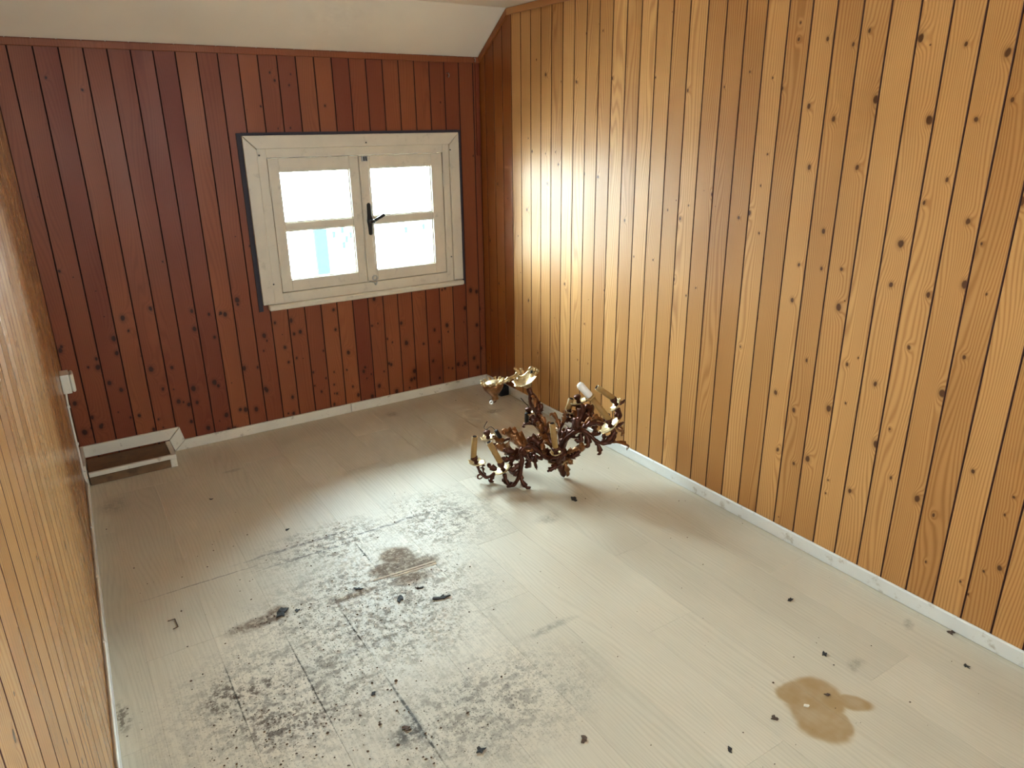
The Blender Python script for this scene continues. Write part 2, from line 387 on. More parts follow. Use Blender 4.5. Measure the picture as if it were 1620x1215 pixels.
# ------------------------------------------------------------------ board walls
bcache = {}
BT = .012
def board(parent, width, h, mat, loc, rotz, h2=None, knots=()):
    key = (round(width,4), round(h,4), round(h2 if h2 is not None else h, 4), mat.name)
    if key not in bcache:
        w = width/2 - .0010; b = .0020; t = BT
        prof = [(-w,0),(-w,-t+b),(-w+b,-t),(w-b,-t),(w,-t+b),(w,0)]
        hh = lambda x: h + ((h2 if h2 is not None else h)-h)*(x+width/2)/width
        vs = [(x,y,0) for x,y in prof] + [(x,y,hh(x)) for x,y in prof]; n = 6
        me = MB().add(vs, [list(range(n))[::-1], list(range(n,2*n))] + [(i,(i+1)%n,n+(i+1)%n,n+i) for i in range(n)]).mesh('board')
        me.materials.append(mat); me.materials.append(M['groove'] if mat is M['pine_red'] else M['groove_pine']); bcache[key] = me
        for pl in me.polygons:
            if abs(pl.normal.x) > .4: pl.material_index = 1      # dirty V-groove flanks
    o = obj('board', bcache[key], None, parent); o.location = loc; o.rotation_euler = (0,0,rotz)
    kn = list(knots)[:NK]
    for k in range(NK): o['k%d' % k] = [float(q) for q in kn[k]] if k < len(kn) else [0.0, -9.0, 0.0001]
    return o
def rand_knots(h, dens, lo=.003, hi=.010):
    n = min(NK, max(0, int(random.gauss(dens*h, 1.2)))); out = []
    for _ in range(n): out.append((random.uniform(-.036,.036), random.uniform(.02, h), lo+(hi-lo)*random.random()**2.2))
    return out
def ceil_h(y): return H2 if y <= -CR else H1 + (H2-H1)*(-y/CR)

# right wall (face of the boards at x = 0)
wr = MB().prism([(BT,0.25,-.1),(BT,YR-.2,-.1),(BT,YR-.2,H2+.1),(BT,0.25,H2+.1)], (.15,0,0)).mesh('wall_right')
wall_right = tag(obj('wall_right', wr, M['groove_pine']), 'long wall of knotty golden pine tongue-and-groove boards', 'wall', 'structure')
Y0 = -1.3245
edges = [Y0 + BW*k for k in range(14, -60, -1)]
edges = [0.0] + [e for e in edges if YR < e < -.02] + [YR]
sz = dict(s=.0032, m=.0050, M=.0066, L=.0092)
photo_knots = []
def _k(ox, oy, sc, data):
    for x, y, q in data: photo_knots.append((right_pt(ox+x/sc, oy+y/sc), sz[q]))
_k(1160,0,2.026,[(216,72,'s'),(211,127,'m'),(303,125,'m'),(385,142,'m'),(437,98,'m'),(602,122,'L'),(747,142,'m'),(880,168,'L'),(53,230,'s'),(127,250,'s'),(158,285,'m'),(242,340,'M'),(322,382,'M'),(458,320,'L'),(628,385,'L'),(778,382,'m'),(895,320,'m'),(110,495,'s'),(88,595,'s'),(208,435,'s'),(243,535,'M'),(397,537,'M'),(52,682,'M'),(17,697,'m'),(83,748,'s'),(290,742,'M'),(210,848,'m'),(282,860,'m'),(347,863,'m'),(537,780,'L'),(505,912,'M'),(188,960,'M'),(338,985,'L'),(625,945,'M'),(686,577,'m'),(752,710,'M'),(742,912,'L'),(795,780,'s'),(812,943,'s'),(78,1020,'s'),(22,1110,'s'),(365,1168,'m'),(564,1115,'m'),(740,1145,'m'),(925,645,'L'),(612,650,'m')])
_k(1160,500,2.17,[(145,262,'M'),(207,322,'M'),(328,318,'L'),(487,232,'M'),(717,265,'L'),(490,440,'L'),(153,460,'M'),(208,507,'m'),(255,490,'L'),(400,600,'M'),(541,555,'m'),(632,628,'L'),(325,563,'s'),(317,608,'s'),(687,683,'m'),(537,388,'s'),(592,377,'s'),(823,533,'m'),(932,683,'s'),(963,622,'s'),(661,844,'s'),(915,867,'M'),(860,877,'s'),(780,912,'s'),(806,955,'s'),(252,152,'m'),(24,105,'s'),(23,308,'s'),(360,770,'m'),(385,298,'s'),(430,145,'s')])
_k(740,0,2.025,[(380,107,'s'),(433,98,'s'),(348,262,'m'),(463,251,'m'),(705,290,'m'),(822,278,'s'),(601,248,'s'),(782,622,'m'),(680,700,'m'),(707,658,'s'),(660,895,'M'),(532,822,'s'),(593,832,'s'),(640,672,'s'),(310,910,'m'),(437,930,'s'),(700,948,'s'),(730,922,'s'),(352,1153,'s'),(385,1165,'s'),(373,1037,'s'),(503,707,'m'),(290,527,'m'),(373,557,'m'),(417,567,'m')])
for i in range(len(edges)-1):
    a, b = edges[i], edges[i+1]; mid = (a+b)/2; w = a-b
    if w < .01: continue
    # local +x of the board runs along world -y
    ha, hb_ = ceil_h(a), ceil_h(b)
    if a > -CR > b and w > .02 and abs(a+CR) > .02: hb_ = H2; ha = ceil_h(a)
    kn = [(mid-p.y, p.z, r) for p, r in photo_knots if b < p.y < a]
    kn.sort(key=lambda q: -q[2])
    if mid > -1.0 or mid < -3.3: kn += rand_knots(H2, 1.2, .003, .007)
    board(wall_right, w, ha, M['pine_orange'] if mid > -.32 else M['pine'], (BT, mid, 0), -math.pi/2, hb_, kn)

# back wall (face at y = 0), opening for the window
OX0, OX1, OZ0, OZ1 = -1.262, -.232, .716, 1.448
wb = MB()
for a, b in (((-2.6,BT,-.1),(OX0,.25,2.3)), ((OX1,BT,-.1),(.2,.25,2.3)), ((OX0,BT,-.1),(OX1,.25,OZ0)), ((OX0,BT,OZ1),(OX1,.25,2.3))): wb.box(a, b)
wall_back = tag(obj('wall_back', wb.mesh('wall_back'), M['groove']), 'red-brown pine board wall with backlit shade in its colour around the small window', 'wall', 'structure')
bx = [-.041 - .0903*k for k in range(26)]
be = [0.0] + [x for x in bx if x > XL+.02] + [XL]
CX0, CX1, CZ0, CZ1 = -1.339, -.1565, .6876, 1.5232     # casing outline
for i in range(len(be)-1):
    b, a = be[i], be[i+1]; mid = (a+b)/2; w = b-a
    if a < OX1 and b > OX0:
        board(wall_back, w, OZ0+.0, M['pine_red'], (mid, BT, 0), 0, None, rand_knots(.7, 9, .004, .011))
        o = board(wall_back, w, H1-OZ1, M['pine_red'], (mid, BT, OZ1), 0, None, rand_knots(.4, 1, .003, .006))
    else:
        kn = [(random.uniform(-.036,.036), random.uniform(.05,.75), random.uniform(.004,.011)) for _ in range(5)] + rand_knots(H1, 1.2, .003, .007)
        board(wall_back, w, H1, M['pine_red'], (mid, BT, 0), 0, None, kn)

# left wall
ang = math.atan(THL)
wl = MB().prism([(xl(.25)-BT,.25,-.1),(xl(YR-.2)-BT,YR-.2,-.1),(xl(YR-.2)-BT,YR-.2,H2+.1),(xl(.25)-BT,.25,H2+.1)], (-.15,0,0)).mesh('wall_left')
wall_left = tag(obj('wall_left', wl, M['groove_pine']), 'glossy golden pine board wall with the cable running along its foot', 'wall', 'structure')
y = 0.0; k = 0
while y > YR + .01:
    y2 = max(y-BW, YR); mid = (y+y2)/2
    o = board(wall_left, y-y2, min(ceil_h(y), ceil_h(y)), M['pine_left'], (xl(mid)-BT, mid, 0), math.pi/2-ang, ceil_h(y2) if False else None, rand_knots(H2, 2.2, .003, .009))
    if y2 > -CR-.09:   # boards under the slope: sloped tops (local +x runs along world +y)
        o.data = o.data.copy(); 
        for v in o.data.vertices:
            if v.co.z > .5: v.co.z = ceil_h(mid + v.co.x)
    y = y2

# rear wall behind the camera with an unseen opening added for fill daylight
wrr = MB(); rx0, rx1, rz0, rz1 = -1.46, -1.04, 1.19, 1.61
for a, b in (((-2.6,YR-.2,-.1),(rx0,YR,2.3)), ((rx1,YR-.2,-.1),(.2,YR,2.3)), ((rx0,YR-.2,-.1),(rx1,YR,rz0)), ((rx0,YR-.2,rz1),(rx1,YR,2.3))): wrr.box(a, b)
tag(obj('wall_rear', wrr.mesh('wall_rear'), M['rear']), 'plain plaster wall with an added fill-light opening opposite the window', 'wall', 'structure')

# ceiling: slope above the window, then flat
cp = [(0,.02,H1-.014),(0,-CR,H2),(0,YR-.2,H2),(0,YR-.2,H2+.15),(0,.25,H2+.15),(0,.25,H1-.17),(0,.02,H1-.014)]
cm = MB().prism([(-2.62,q[1],q[2]) for q in cp[:-1]], (2.84,0,0)).mesh('ceiling')
tag(obj('ceiling', cm, M['plaster']), 'off-white plaster ceiling sloping down to the window wall', 'ceiling', 'structure')

# trims
t = MB().box((XL,-.010,H1-.032),(0,.001,H1-.004)).mesh('trim_1', .002)
tag(obj('trim_1', t, M['pine_red']), 'dark narrow moulding along the top of the window wall', 'trim', 'structure')
sl = Vector((0,-CR,H2-H1)).normalized(); nn = Vector((0, sl.z, -sl.y)) * -1
nn = Vector((0,-sl.z, sl.y)); nn = nn if nn.z < 0 else -nn
p0 = Vector((-.010,-.004,H1-.002)); p1 = Vector((-.010,-CR,H2-.002))
t = MB().prism([p0, p1, p1+nn*.030, p0+nn*.030], (.011,0,0)).mesh('trim_2', .002)
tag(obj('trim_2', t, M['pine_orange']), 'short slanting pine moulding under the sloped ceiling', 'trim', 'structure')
t = MB().box((-.010,YR,H2-.034),(.001,-CR-.002,H2-.002)).mesh('trim_3', .002)
tag(obj('trim_3', t, M['pine_trim']), 'long pine moulding along the top of the golden board wall', 'trim', 'structure')
t = MB().box((-.030,-.010,1.395),(-.004,.001,H1-.034)).mesh('trim_4', .003)
tag(obj('trim_4', t, M['pine_red']), 'short dark corner batten right of the window reaching down from the ceiling', 'trim', 'structure')

for o in bpy.data.objects:
    if o.name.startswith('trim_'):
        for k in range(NK): o['k%d' % k] = [0.0, -9.0, .0001]

# baseboards
t = MB().box((-.012,YR,0),(.0,-.012,HB)).mesh('baseboard_right', .003)
tag(obj('baseboard_right', t, M['white_paint']), 'white baseboard along the golden pine wall', 'baseboard', 'structure')
bb = empty('baseboard_back', (0,0,0)); tag(bb, 'cream baseboard under the window jogging up over the low box', 'baseboard', 'structure')
def bpart(nm, m, mat=None, par=bb): return obj(nm, m.mesh(nm, .0022), mat or M['white_paint_back'], par)
bpart('board_length', MB().box((-.92,-.012,0),(-.0,0,HB)))
bpart('board_length', MB().prism([(-.9215,0,0),(-1.869,0,0),(-1.815,0,HB),(-.9215,0,HB)], (0,-.012,0)))
bpart('riser', MB().prism([(-1.870,0,.002),(-1.8165,0,HB+.0),(-1.832,0,.125),(-1.888,0,.066)], (0,-.012,0)))
bpart('raised_length', MB().prism([(-1.889,0,.068),(-1.834,0,.127),(XL,0,.127),(XL,0,.068)], (0,-.012,0)))
def lp(y, z, d=0.0): return (xl(y)+d, y, z)
t = MB().prism([lp(YR,0,-.001), lp(-.225,0,-.001), lp(-.225,HB,-.001), lp(YR,HB,-.001)], (.013,0,0)).mesh('baseboard_left', .0025)
tag(obj('baseboard_left', t, M['white_paint']), 'white baseboard along the left pine wall beside the sagging cable', 'baseboard', 'structure')

# ------------------------------------------------------------------ low box in the back-left corner
lb = empty('low_corner_box', (-2.08,-.11,0)); tag(lb, 'low cream-edged brown boxing on the floor in the corner left of the window', 'boxing')
def lpart(nm, m, mat, bev=.002):
    me = m.mesh(nm, bev); me.transform(Matrix.Translation((2.08,.11,0))); return obj(nm, me, mat, lb)
XA, XB, YF, ZT = xl(-.1)+.016, -1.888, -.208, .066
lpart('front_panel', MB().box((XA,YF+.006,0.001),(XB-.012,YF+.020,.042)), M['brown_board'])
lpart('top_panel', MB().box((XA,YF+.0165,.046),(XB-.0225,-.0125,.061)), M['brown_board'])
lpart('front_rail', MB().box((XA,YF,.044),(XB,YF+.016,ZT)), M['white_paint_back'])
lpart('side_rail', MB().box((XB-.022,YF+.016,.044),(XB,-.013,ZT)), M['white_paint_back'])
lpart('end_post', MB().box((XB-.030,YF+.001,0.001),(XB-.001,YF+.016,.0435)), M['white_paint_back'])
lpart('side_panel', MB().box((XB-.010,YF+.017,0.001),(XB-.001,-.014,.0435)), M['white_paint_back'])
lpart('wall_strip', MB().prism([lp(-.013,.056,.001), lp(-.013,.127,.001), lp(-.205,.105,.001), lp(-.224,0.001,.001), lp(-.20,0.001,.001), lp(-.19,.056,.001)], (.013,0,0)), M['white_paint_back'])

# ------------------------------------------------------------------ window
win = empty('window_1', (0,0,0)); tag(win, 'small cream two-sash casement window with four panes in the dark wall', 'window', 'structure')
def wpart(nm, m, mat, par=win, bev=.0025): return obj(nm, m.mesh(nm, bev), mat, par)
cw = .062; yF, yB = -.022, .004
g = .0012
wpart('casing', MB().prism([(CX0,yB,CZ1),(CX1,yB,CZ1),(CX1-cw,yB,CZ1-cw),(CX0+cw,yB,CZ1-cw)], (0,yF-yB,0)), M['window_paint'])
wpart('casing', MB().prism([(CX0,yB,CZ0+.004),(CX0,yB,CZ1-g*2),(CX0+cw-g,yB,CZ1-cw-g*2),(CX0+cw-g,yB,CZ0+.004)], (0,yF-yB,0)), M['window_paint'])
wpart('casing', MB().prism([(CX1,yB,CZ0+.004),(CX1,yB,CZ1-g*2),(CX1-cw+g,yB,CZ1-cw-g*2),(CX1-cw+g,yB,CZ0+.004)], (0,yF-yB,0)), M['window_paint'])
sill = wpart('window_sill', MB().box((CX0+.024,-.040,.660),(CX1-.004,.002,.689)), M['window_paint'], bev=.006)
# dark strip drawn as the shadow gap around the casing
ds = MB()
for a, b in (((CX0-.022,-.006,CZ0-.03),(CX0,.003,CZ1+.012)), ((CX1,-.006,CZ0-.03),(CX1+.020,.003,CZ1+.012)), ((CX0,-.006,CZ1),(CX1,.003,CZ1+.014))):
    wpart('shadow_gap_strip', MB().box(a,b), M['dark_strip'], bev=0)
# fixed frame inside the casing
fr = MB(); fy0, fy1 = -.012, .07
IX0, IX1, IZ0, IZ1 = CX0+cw, CX1-cw, .689, CZ1-cw
SX0, SX1, SZ0, SZ1 = -1.229, -.262, .745, 1.415
for a, b in (((IX0,fy0,IZ0),(SX0-.0035,fy1,IZ1)), ((SX1+.0035,fy0,IZ0),(IX1,fy1,IZ1)), ((SX0-.0035,fy0,SZ1+.0035),(SX1+.0035,fy1,IZ1)), ((SX0-.0035,fy0,IZ0),(SX1+.0035,fy1,SZ0-.0035))):
    wpart('frame', MB().box(a,b), M['window_paint'], bev=.0015)
wpart('frame_back', MB().box((SX0-.004,fy1-.012,SZ0-.004),(SX0+.02,fy1,SZ1+.004)).box((SX1-.02,fy1-.012,SZ0-.004),(SX1+.004,fy1,SZ1+.004)).box((SX0+.02,fy1-.012,SZ0-.004),(SX1-.02,fy1,SZ0+.02)).box((SX0+.02,fy1-.012,SZ1-.02),(SX1-.02,fy1,SZ1+.004)), M['window_gap'], bev=0)
XM = -.757; sy0, sy1 = -.008, .036
def sash(x0, x1, gx0, gx1):
    m = MB(); zb0, zb1, zt0, zt1 = .804, 1.056, 1.098, 1.350
    s_ = wpart('sash', m.box((x0,sy0,SZ0),(gx0,sy1,SZ1)).box((gx1,sy0,SZ0),(x1,sy1,SZ1)).box((gx0,sy0,SZ0),(gx1,sy1,zb0)).box((gx0,sy0,zt1),(gx1,sy1,SZ1)), M['window_paint'], bev=.0016)
    wpart('muntin', MB().box((gx0,sy0+.002,zb1),(gx1,sy1-.002,zt0)), M['window_paint'], s_, .003)
    for z0, z1 in ((zb0,zb1),(zt0,zt1)):
        wpart('pane', MB().box((gx0-.003,.018,z0-.003),(gx1+.003,.021,z1+.003)), M['glass'], s_, 0)
        wpart('glazing_bead', MB().box((gx0,.006,z0),(gx0+.005,.0175,z1)).box((gx1-.005,.006,z0),(gx1,.0175,z1)).box((gx0+.005,.006,z0),(gx1-.005,.0175,z0+.005)).box((gx0+.005,.006,z1-.005),(gx1-.005,.0175,z1)), M['window_paint'], s_, 0)
    return s_
sL = sash(SX0, XM-.001, -1.176, -.809)
sR = sash(XM+.001, SX1, -.693, -.330)
wpart('meeting_strip', MB().box((XM+.001,sy0-.010,SZ0+.004),(-.705,sy0,SZ1-.004)), M['window_paint'], sR, .004)
# handle on the meeting strip
hx = -.722
h = wpart('handle_plate', MB().lathe((hx,sy0-.010,1.075),(0,0,1),[(-.075,.004),(-.07,.011),(-.03,.013),(.0,.017),(.03,.013),(.09,.011),(.097,.004)],10), M['black'], sR, 0)
wpart('handle', MB().tube(spline([(hx,sy0-.012,1.075),(hx,sy0-.045,1.077),(hx+.012,sy0-.052,1.082),(hx+.045,sy0-.054,1.098),(hx+.070,sy0-.056,1.112)],5), [.011]*10+[.008]*6+[.009]*4+[.004],8), M['black'], sR, 0)
lk = wpart('latch', MB().lathe((hx+.004,sy0-.012,.764),(0,1,0),[(-.004,.017),(.002,.017),(.002,.009),(-.004,.009)],14,closed=True), M['steel'], sR, 0)
wpart('latch_bolt', MB().tube(spline([(hx-.03,sy0-.008,.748),(hx-.008,sy0-.02,.742),(hx+.004,sy0-.018,.726),(hx+.014,sy0-.014,.742)],4), .0035, 6), M['steel'], sR, 0)
kp = wpart('keeper', MB().box((hx-.022,-.020,1.386),(hx+.014,-.016,1.414)), M['steel'], sR, .002)
for q in (-.008,.004): wpart('keeper_bolt', MB().box((hx+q-.003,-.026,1.389),(hx+q+.003,-.02,1.410)), M['black'], sR, .001)
for (x, z) in ((SX0-.002,1.27),(SX0-.002,.86),(SX1+.002,1.27),(SX1+.002,.86)):
    wpart('hinge', MB().tube([(x,-.0145,z-.035),(x,-.0145,z+.035)], .0045, 8), M['window_paint'], win, 0)
for (u, v) in ((410,246),(579,225.5),(712,237),(433,450),(714,406)):
    p = back_pt(u, v, yF); wpart('screw', MB().lathe((p.x,yF-.0006,p.z),(0,-1,0),[(0,.0042),(.001,.0035)],10), M['black'], win, 0)

# ------------------------------------------------------------------ socket box and cable on the left wall
by = -.30; bx_ = xl(by)
sb = empty('socket_box', (bx_, by, .50)); tag(sb, 'small cream surface-mounted electrical box on the left wall above the cable', 'socket')
o = obj('back_box', MB().box((0,-.042,.0),(.034,.042,.084)).mesh('back_box', .004, seg=2), M['white_plastic'], sb)
o = obj('cover', MB().box((.0345,-.040,.002),(.050,.040,.082)).mesh('cover', .010, seg=3), M['white_plastic'], sb)
cable_pts = [(xl(by)+.010,by,.500),(xl(by)+.006,by,.44),(xl(by)+.005,by,.33),(xl(by)+.005,by,.20),(xl(by)+.005,by-.002,.10),(xl(by)+.012,by-.02,.064)]
yy = by-.10
while yy > -2.10:
    cable_pts.append((xl(yy)+.009, yy, .0595)); yy -= .2
cable_pts += [(xl(-2.12)+.010,-2.12,.0585),(xl(-2.25)+.024,-2.25,.050),(xl(-2.4)+.035,-2.4,.036),(xl(-2.6)+.038,-2.6,.020),(xl(-2.75)+.032,-2.75,.018),(xl(-2.86)+.020,-2.86,.040),(xl(-2.93)+.012,-2.93,.0585),(xl(-3.3)+.009,-3.3,.0585),(xl(-4.6)+.009,-4.6,.0585)]
cb = empty('cable', cable_pts[0]); tag(cb, 'thin cream cable clipped down the left wall and along its baseboard', 'cable')
c0 = Vector(cable_pts[0])
obj('sheath', MB().tube([Vector(p)-c0 for p in spline(cable_pts, 6)], .0042, 8).mesh('sheath', smooth=True), M['cable'], cb)
clip = MB().box((-.003,-.007,-.006),(.0085,.007,.006)).mesh('cable_clip', .002)
for p in ((xl(by)+.004,by,.43),(xl(by)+.004,by,.255),(xl(by)+.004,by,.115)):
    o = obj('cable_clip', clip, M['cable'], cb); o.location = Vector(p)-c0
for yy in (-.75,-1.15,-1.55,-2.12,-2.93):
    o = obj('cable_clip', clip, M['cable'] if yy != -2.12 else M['steel'], cb); o.location = Vector((xl(yy)+.006,yy,.0605))-c0

# ------------------------------------------------------------------ hooks and the small black block
def hook(p, label, d):
    m = MB().tube(spline([p, p+d*.018, p+d*.024+Vector((0,0,-.010)), p+d*.018+Vector((0,0,-.020)), p+d*.008+Vector((0,0,-.016))],4), .0022, 6).mesh('hook', smooth=True)
    e = obj('hook', m, M['steel']); tag(e, label, 'hook')
p = back_pt(707,116); hook(Vector((p.x,0,p.z)), 'small steel screw hook in the dark boards above the window', Vector((0,-1,0)))
hook(Vector((-.035,-.012,H1-.008)), 'tiny metal hook under the ceiling slope in the corner', Vector((-.3,-.9,0)).normalized())
pb_ = floor_pt(806,622)
bk = empty('black_block', (-.045, pb_.y+.01, 0)); tag(bk, 'small black block against the baseboard behind the brass canopy', 'dark_block')
obj('body', MB().box((-.030,-.035,0),(.030,.040,.058)).mesh('body', .006, seg=2), M['black_plastic'], bk)
obj('cap', MB().box((-.022,-.028,.0585),(.022,.030,.066)).mesh('cap', .003), M['black_plastic'], bk)
# ------------------------------------------------------------------ chandelier lying tilted on the floor
CF = floor_pt(889, 756); GV = Vector((.539, .842, 0)).normalized()
def K(x, y, s=0.0):            # enlarged-photo coordinates and a depth (metres beyond the finial) -> room point
    d = pray(720+x/5.063, 560+y/5.063); t = ((CF+GV*s-CAM).dot(GV))/d.dot(GV); p = CAM+d*t
    p.z = max(p.z, .004); return p
ch = empty('chandelier', CF)
tag(ch, 'fallen rococo bronze chandelier with acanthus arms and tan candle sleeves on the floor', 'chandelier')
def cpart(nm, mb, mat, par=ch, smooth=True):
    me = mb.mesh(nm, smooth=smooth); me.transform(Matrix.Translation(-CF)); return obj(nm, me, M[mat], par)
rc = random.Random(11)
def leaf(pts, w, n=9, lobes=4, cup=.45, thick=.0018, side=None):
    """lobed acanthus leaf swept along a path, curled across its width"""
    P = spline(pts, max(4, (4*n)//len(pts))); m = len(P); mb = MB(); rows = []
    for i, p in enumerate(P):
        t = i/(m-1); tan = (P[min(i+1,m-1)]-P[max(i-1,0)]).normalized()
        sd = tan.cross(side if side else GV); sd = sd.normalized() if sd.length > .05 else tan.orthogonal().normalized()
        nr = sd.cross(tan)
        ww = w*(math.sin(math.pi*min(1, .15+t*.85))**.8)*(.38+.62*((lobes*t*1.001+.3) % 1.0))+.0010
        rows.append([p + sd*ww*q + nr*(cup*ww*q*q*1.2 - cup*ww*.25*(1-abs(q))) for q in (-1,-.5,0,.5,1)])
    top = [q for r in rows for q in r]; bot = []
    for r in rows:
        for q in r: bot.append(q + (r[2]-q)*.06 + (GV*thick))
    N = len(top); f = []
    for i in range(m-1):
        for k in range(4):
            a = i*5+k; f.append((a,a+1,a+6,a+5)); f.append((N+a,N+a+5,N+a+6,N+a+1))
        for k in (0,4):
            a = i*5+k; f.append((a,a+5,N+a+5,N+a))
    for a in range(4): f.append((a,a+1,N+a+1,N+a)); b = (m-1)*5+a; f.append((b,b+1,N+b+1,N+b))
    mb.add(top+bot, f); return mb
# stem: turned and leaf-wrapped column
stem_c = [(868,965,-.005),(858,925,0),(848,870,0),(842,815,0),(832,780,.0),(800,745,.005),(765,710,.01),(738,655,.02),(715,600,.025),(695,560,.03),(678,515,.035),(662,470,.04),(648,430,.045),(632,385,.048),(618,345,.05),(605,315,.053),(595,290,.056),(586,266,.06)]
stem_r = [.010,.020,.024,.034,.036,.020,.016,.019,.024,.022,.017,.015,.023,.026,.021,.012,.014,.009]
sp_ = spline([K(*q) for q in stem_c], 3); rr_ = []
for i in range(len(stem_r)-1):
    for k in range(3): rr_.append(stem_r[i]+(stem_r[i+1]-stem_r[i])*k/3)
rr_.append(stem_r[-1])
stem = cpart('stem', MB().tube(sp_, rr_, 12), 'bronze')
for a, b in (((690,640,.0),(665,560,-.02)),((735,640,.0),(750,560,.02)),((715,590,0),(690,500,-.01)),((700,560,.02),(620,505,.03)),((660,480,.0),(635,400,.015)),((680,470,.03),(672,395,.03)),((650,440,.01),(622,345,.03)),((640,560,.0),(615,520,.01)),((740,700,0),(690,650,-.01)),((745,680,.03),(700,640,.05)),((760,740,-.02),(700,690,-.02))):
    pa, pb2 = K(*a), K(*b); mid = (pa+pb2)/2 + Vector((rc.uniform(-.01,.01), -.012, 0))
    cpart('leaf', leaf([pa, mid, pb2, pb2+(pb2-mid)*.25+Vector((rc.uniform(-.01,.01),-.008,-.006))], rc.uniform(.013,.020), 8, 3), rc.choice(['bronze','bronze_gold']), stem)
# finial under the hub
fin = cpart('finial', MB().lathe(K(848,870,0), K(872,985,0)-K(848,870,0), [(0,.020),(.012,.026),(.03,.020),(.042,.012),(.052,.017),(.066,.013),(.076,.003)], 14), 'bronze')
cpart('leaf', leaf([K(870,860,-.03),K(890,910,-.04),K(905,960,-.03),K(895,985,-.02)], .016, 8, 3), 'bronze_gold', fin)
cpart('leaf', leaf([K(820,860,-.02),K(800,890,-.03),K(820,920,-.02)], .014, 8, 3), 'bronze', fin)
# hub
hub = cpart('hub', MB().lathe(K(842,835,0), K(800,745,.005)-K(842,835,0), [(-.014,.020),(-.008,.044),(0,.050),(.010,.040),(.022,.046),(.034,.030),(.044,.022)], 20, 8, .08), 'bronze')
cpart('hub_dish', MB().lathe(K(820,838,-.02), Vector((-.2,-.25,1)), [(0,.018),(.006,.045),(.010,.055),(.0075,.046),(.003,.018)], 20, 10, .10), 'brass', hub)
# arms: path, pan, cup axis, sleeve end, ...
def arm(path, radii=(.012,.006), cup=None, tip=None, pan_r=.042, sleeve=True, mat='bronze', leaves=5, bulb=None, black=None, wire=None, seed=0, gold=.35):
    rl = random.Random(seed); P = [K(*q) for q in path]; sp = spline(P, 6); n = len(sp)
    rad = [.74*(radii[0]+(radii[1]-radii[0])*(i/(n-1))**.7) + .0013*math.sin(i*1.1) for i in range(n)]
    a = cpart('arm', MB().tube(sp, rad, 10), mat)
    for k in range(leaves):                      # acanthus along the arm
        i = int((.12+.70*(k+.5)/leaves)*n); i = min(max(i, 1), n-4); tan = (sp[i+1]-sp[i-1]).normalized()
        sd = tan.cross(GV).normalized(); sg = 1 if k % 2 else -1
        L_ = rl.uniform(.045,.075); q0 = sp[i]-tan*.012
        q1 = q0 + tan*L_*.45 + sd*sg*L_*.28 - GV*rl.uniform(.0,.02)
        q2 = q0 + tan*L_*.80 + sd*sg*L_*.75 - GV*rl.uniform(-.01,.02)
        q3 = q2 + sd*sg*L_*.22 - tan*L_*.18
        for q in (q1,q2,q3): q.z = max(q.z, .006)
        cpart('leaf', leaf([q0,q1,q2,q3], rl.uniform(.013,.021), 9, rl.choice([3,4]), side=GV if k % 3 else Vector((0,0,1))), 'bronze_gold' if rl.random() < gold else mat, a)
    # scroll at the foot of the arm's last bend
    i = int(n*.8); tan = (sp[i+1]-sp[i-1]).normalized(); sd = tan.cross(GV).normalized(); c0_ = sp[i]
    scr = [c0_ + tan*(.018*math.sin(u)*(1-u/7)) + sd*(.020*(1-math.cos(u)))*(1-u/9) for u in [j*.5 for j in range(11)]]
    for q in scr: q.z = max(q.z, .006)
    cpart('scroll', MB().tube(scr, [.0055-.0003*j for j in range(11)], 8), mat, a)
    end = sp[-1]
    if cup:
        cb_ = K(*cup); ax = (cb_-end); ax = ax.normalized() if ax.length > .004 else Vector((0,0,1))
        if tip: ax = (K(*tip)-cb_).normalized()
        pc = end.lerp(cb_, .25)
        cpart('drip_pan', MB().lathe(pc, ax, [(-.004,.006),(-.002,pan_r*.55),(.004,pan_r*.9),(.010,pan_r),(.0075,pan_r*.88),(.002,pan_r*.5),(.001,.006)], 20, 8, .13), 'brass', a)
        Lc = max((cb_-pc).length, .02)
        cpart('candle_cup', MB().lathe(pc, cb_-pc, [(0,.007),(Lc*.15,.012),(Lc*.35,.008),(Lc*.6,.015),(Lc*.85,.0175),(Lc,.014)], 14, 6, .06), mat, a)
        if tip and sleeve:
            tp = K(*tip); L2 = (tp-cb_).length; r = .0135
            o = cpart('candle_sleeve', MB().lathe(cb_-ax*.004, tp-cb_, [(0,r),(L2,r),(L2,r*.74),(0,r*.74)], 18, closed=True), 'sleeve', a)
            for pl in o.data.polygons: pl.use_smooth = abs(pl.normal.dot(ax)) < .5
            cpart('sleeve_bore', MB().lathe(tp-ax*.0035, tp-cb_, [(0,r*.72),(.0015,r*.72)], 14), 'sleeve_in', a, False)
        if bulb:
            b0 = K(*tip); b1 = K(*bulb); Lb = (b1-b0).length
            cpart('bulb_collar', MB().lathe(b0, b1-b0, [(0,.020),(.006,.021),(.011,.018)], 18), 'sleeve', a)
            cpart('bulb', MB().lathe(b0, b1-b0, [(.0112,.014),(.016,.0165),(Lb*.9,.0165),(Lb,.012),(Lb+.003,.004)], 16), 'bulb', a)
    if black:
        p0_, p1_ = K(*black[0]), K(*black[1])
        cpart('lamp_socket', MB().lathe(p0_, p1_-p0_, [(0,.009),(.003,.0105),((p1_-p0_).length,.0105),((p1_-p0_).length+.003,.008)], 14), 'black_plastic', a)
    if wire: cpart('wire', MB().tube(spline([K(*q) for q in wire], 5), .0018, 6), 'black', a)
    return a
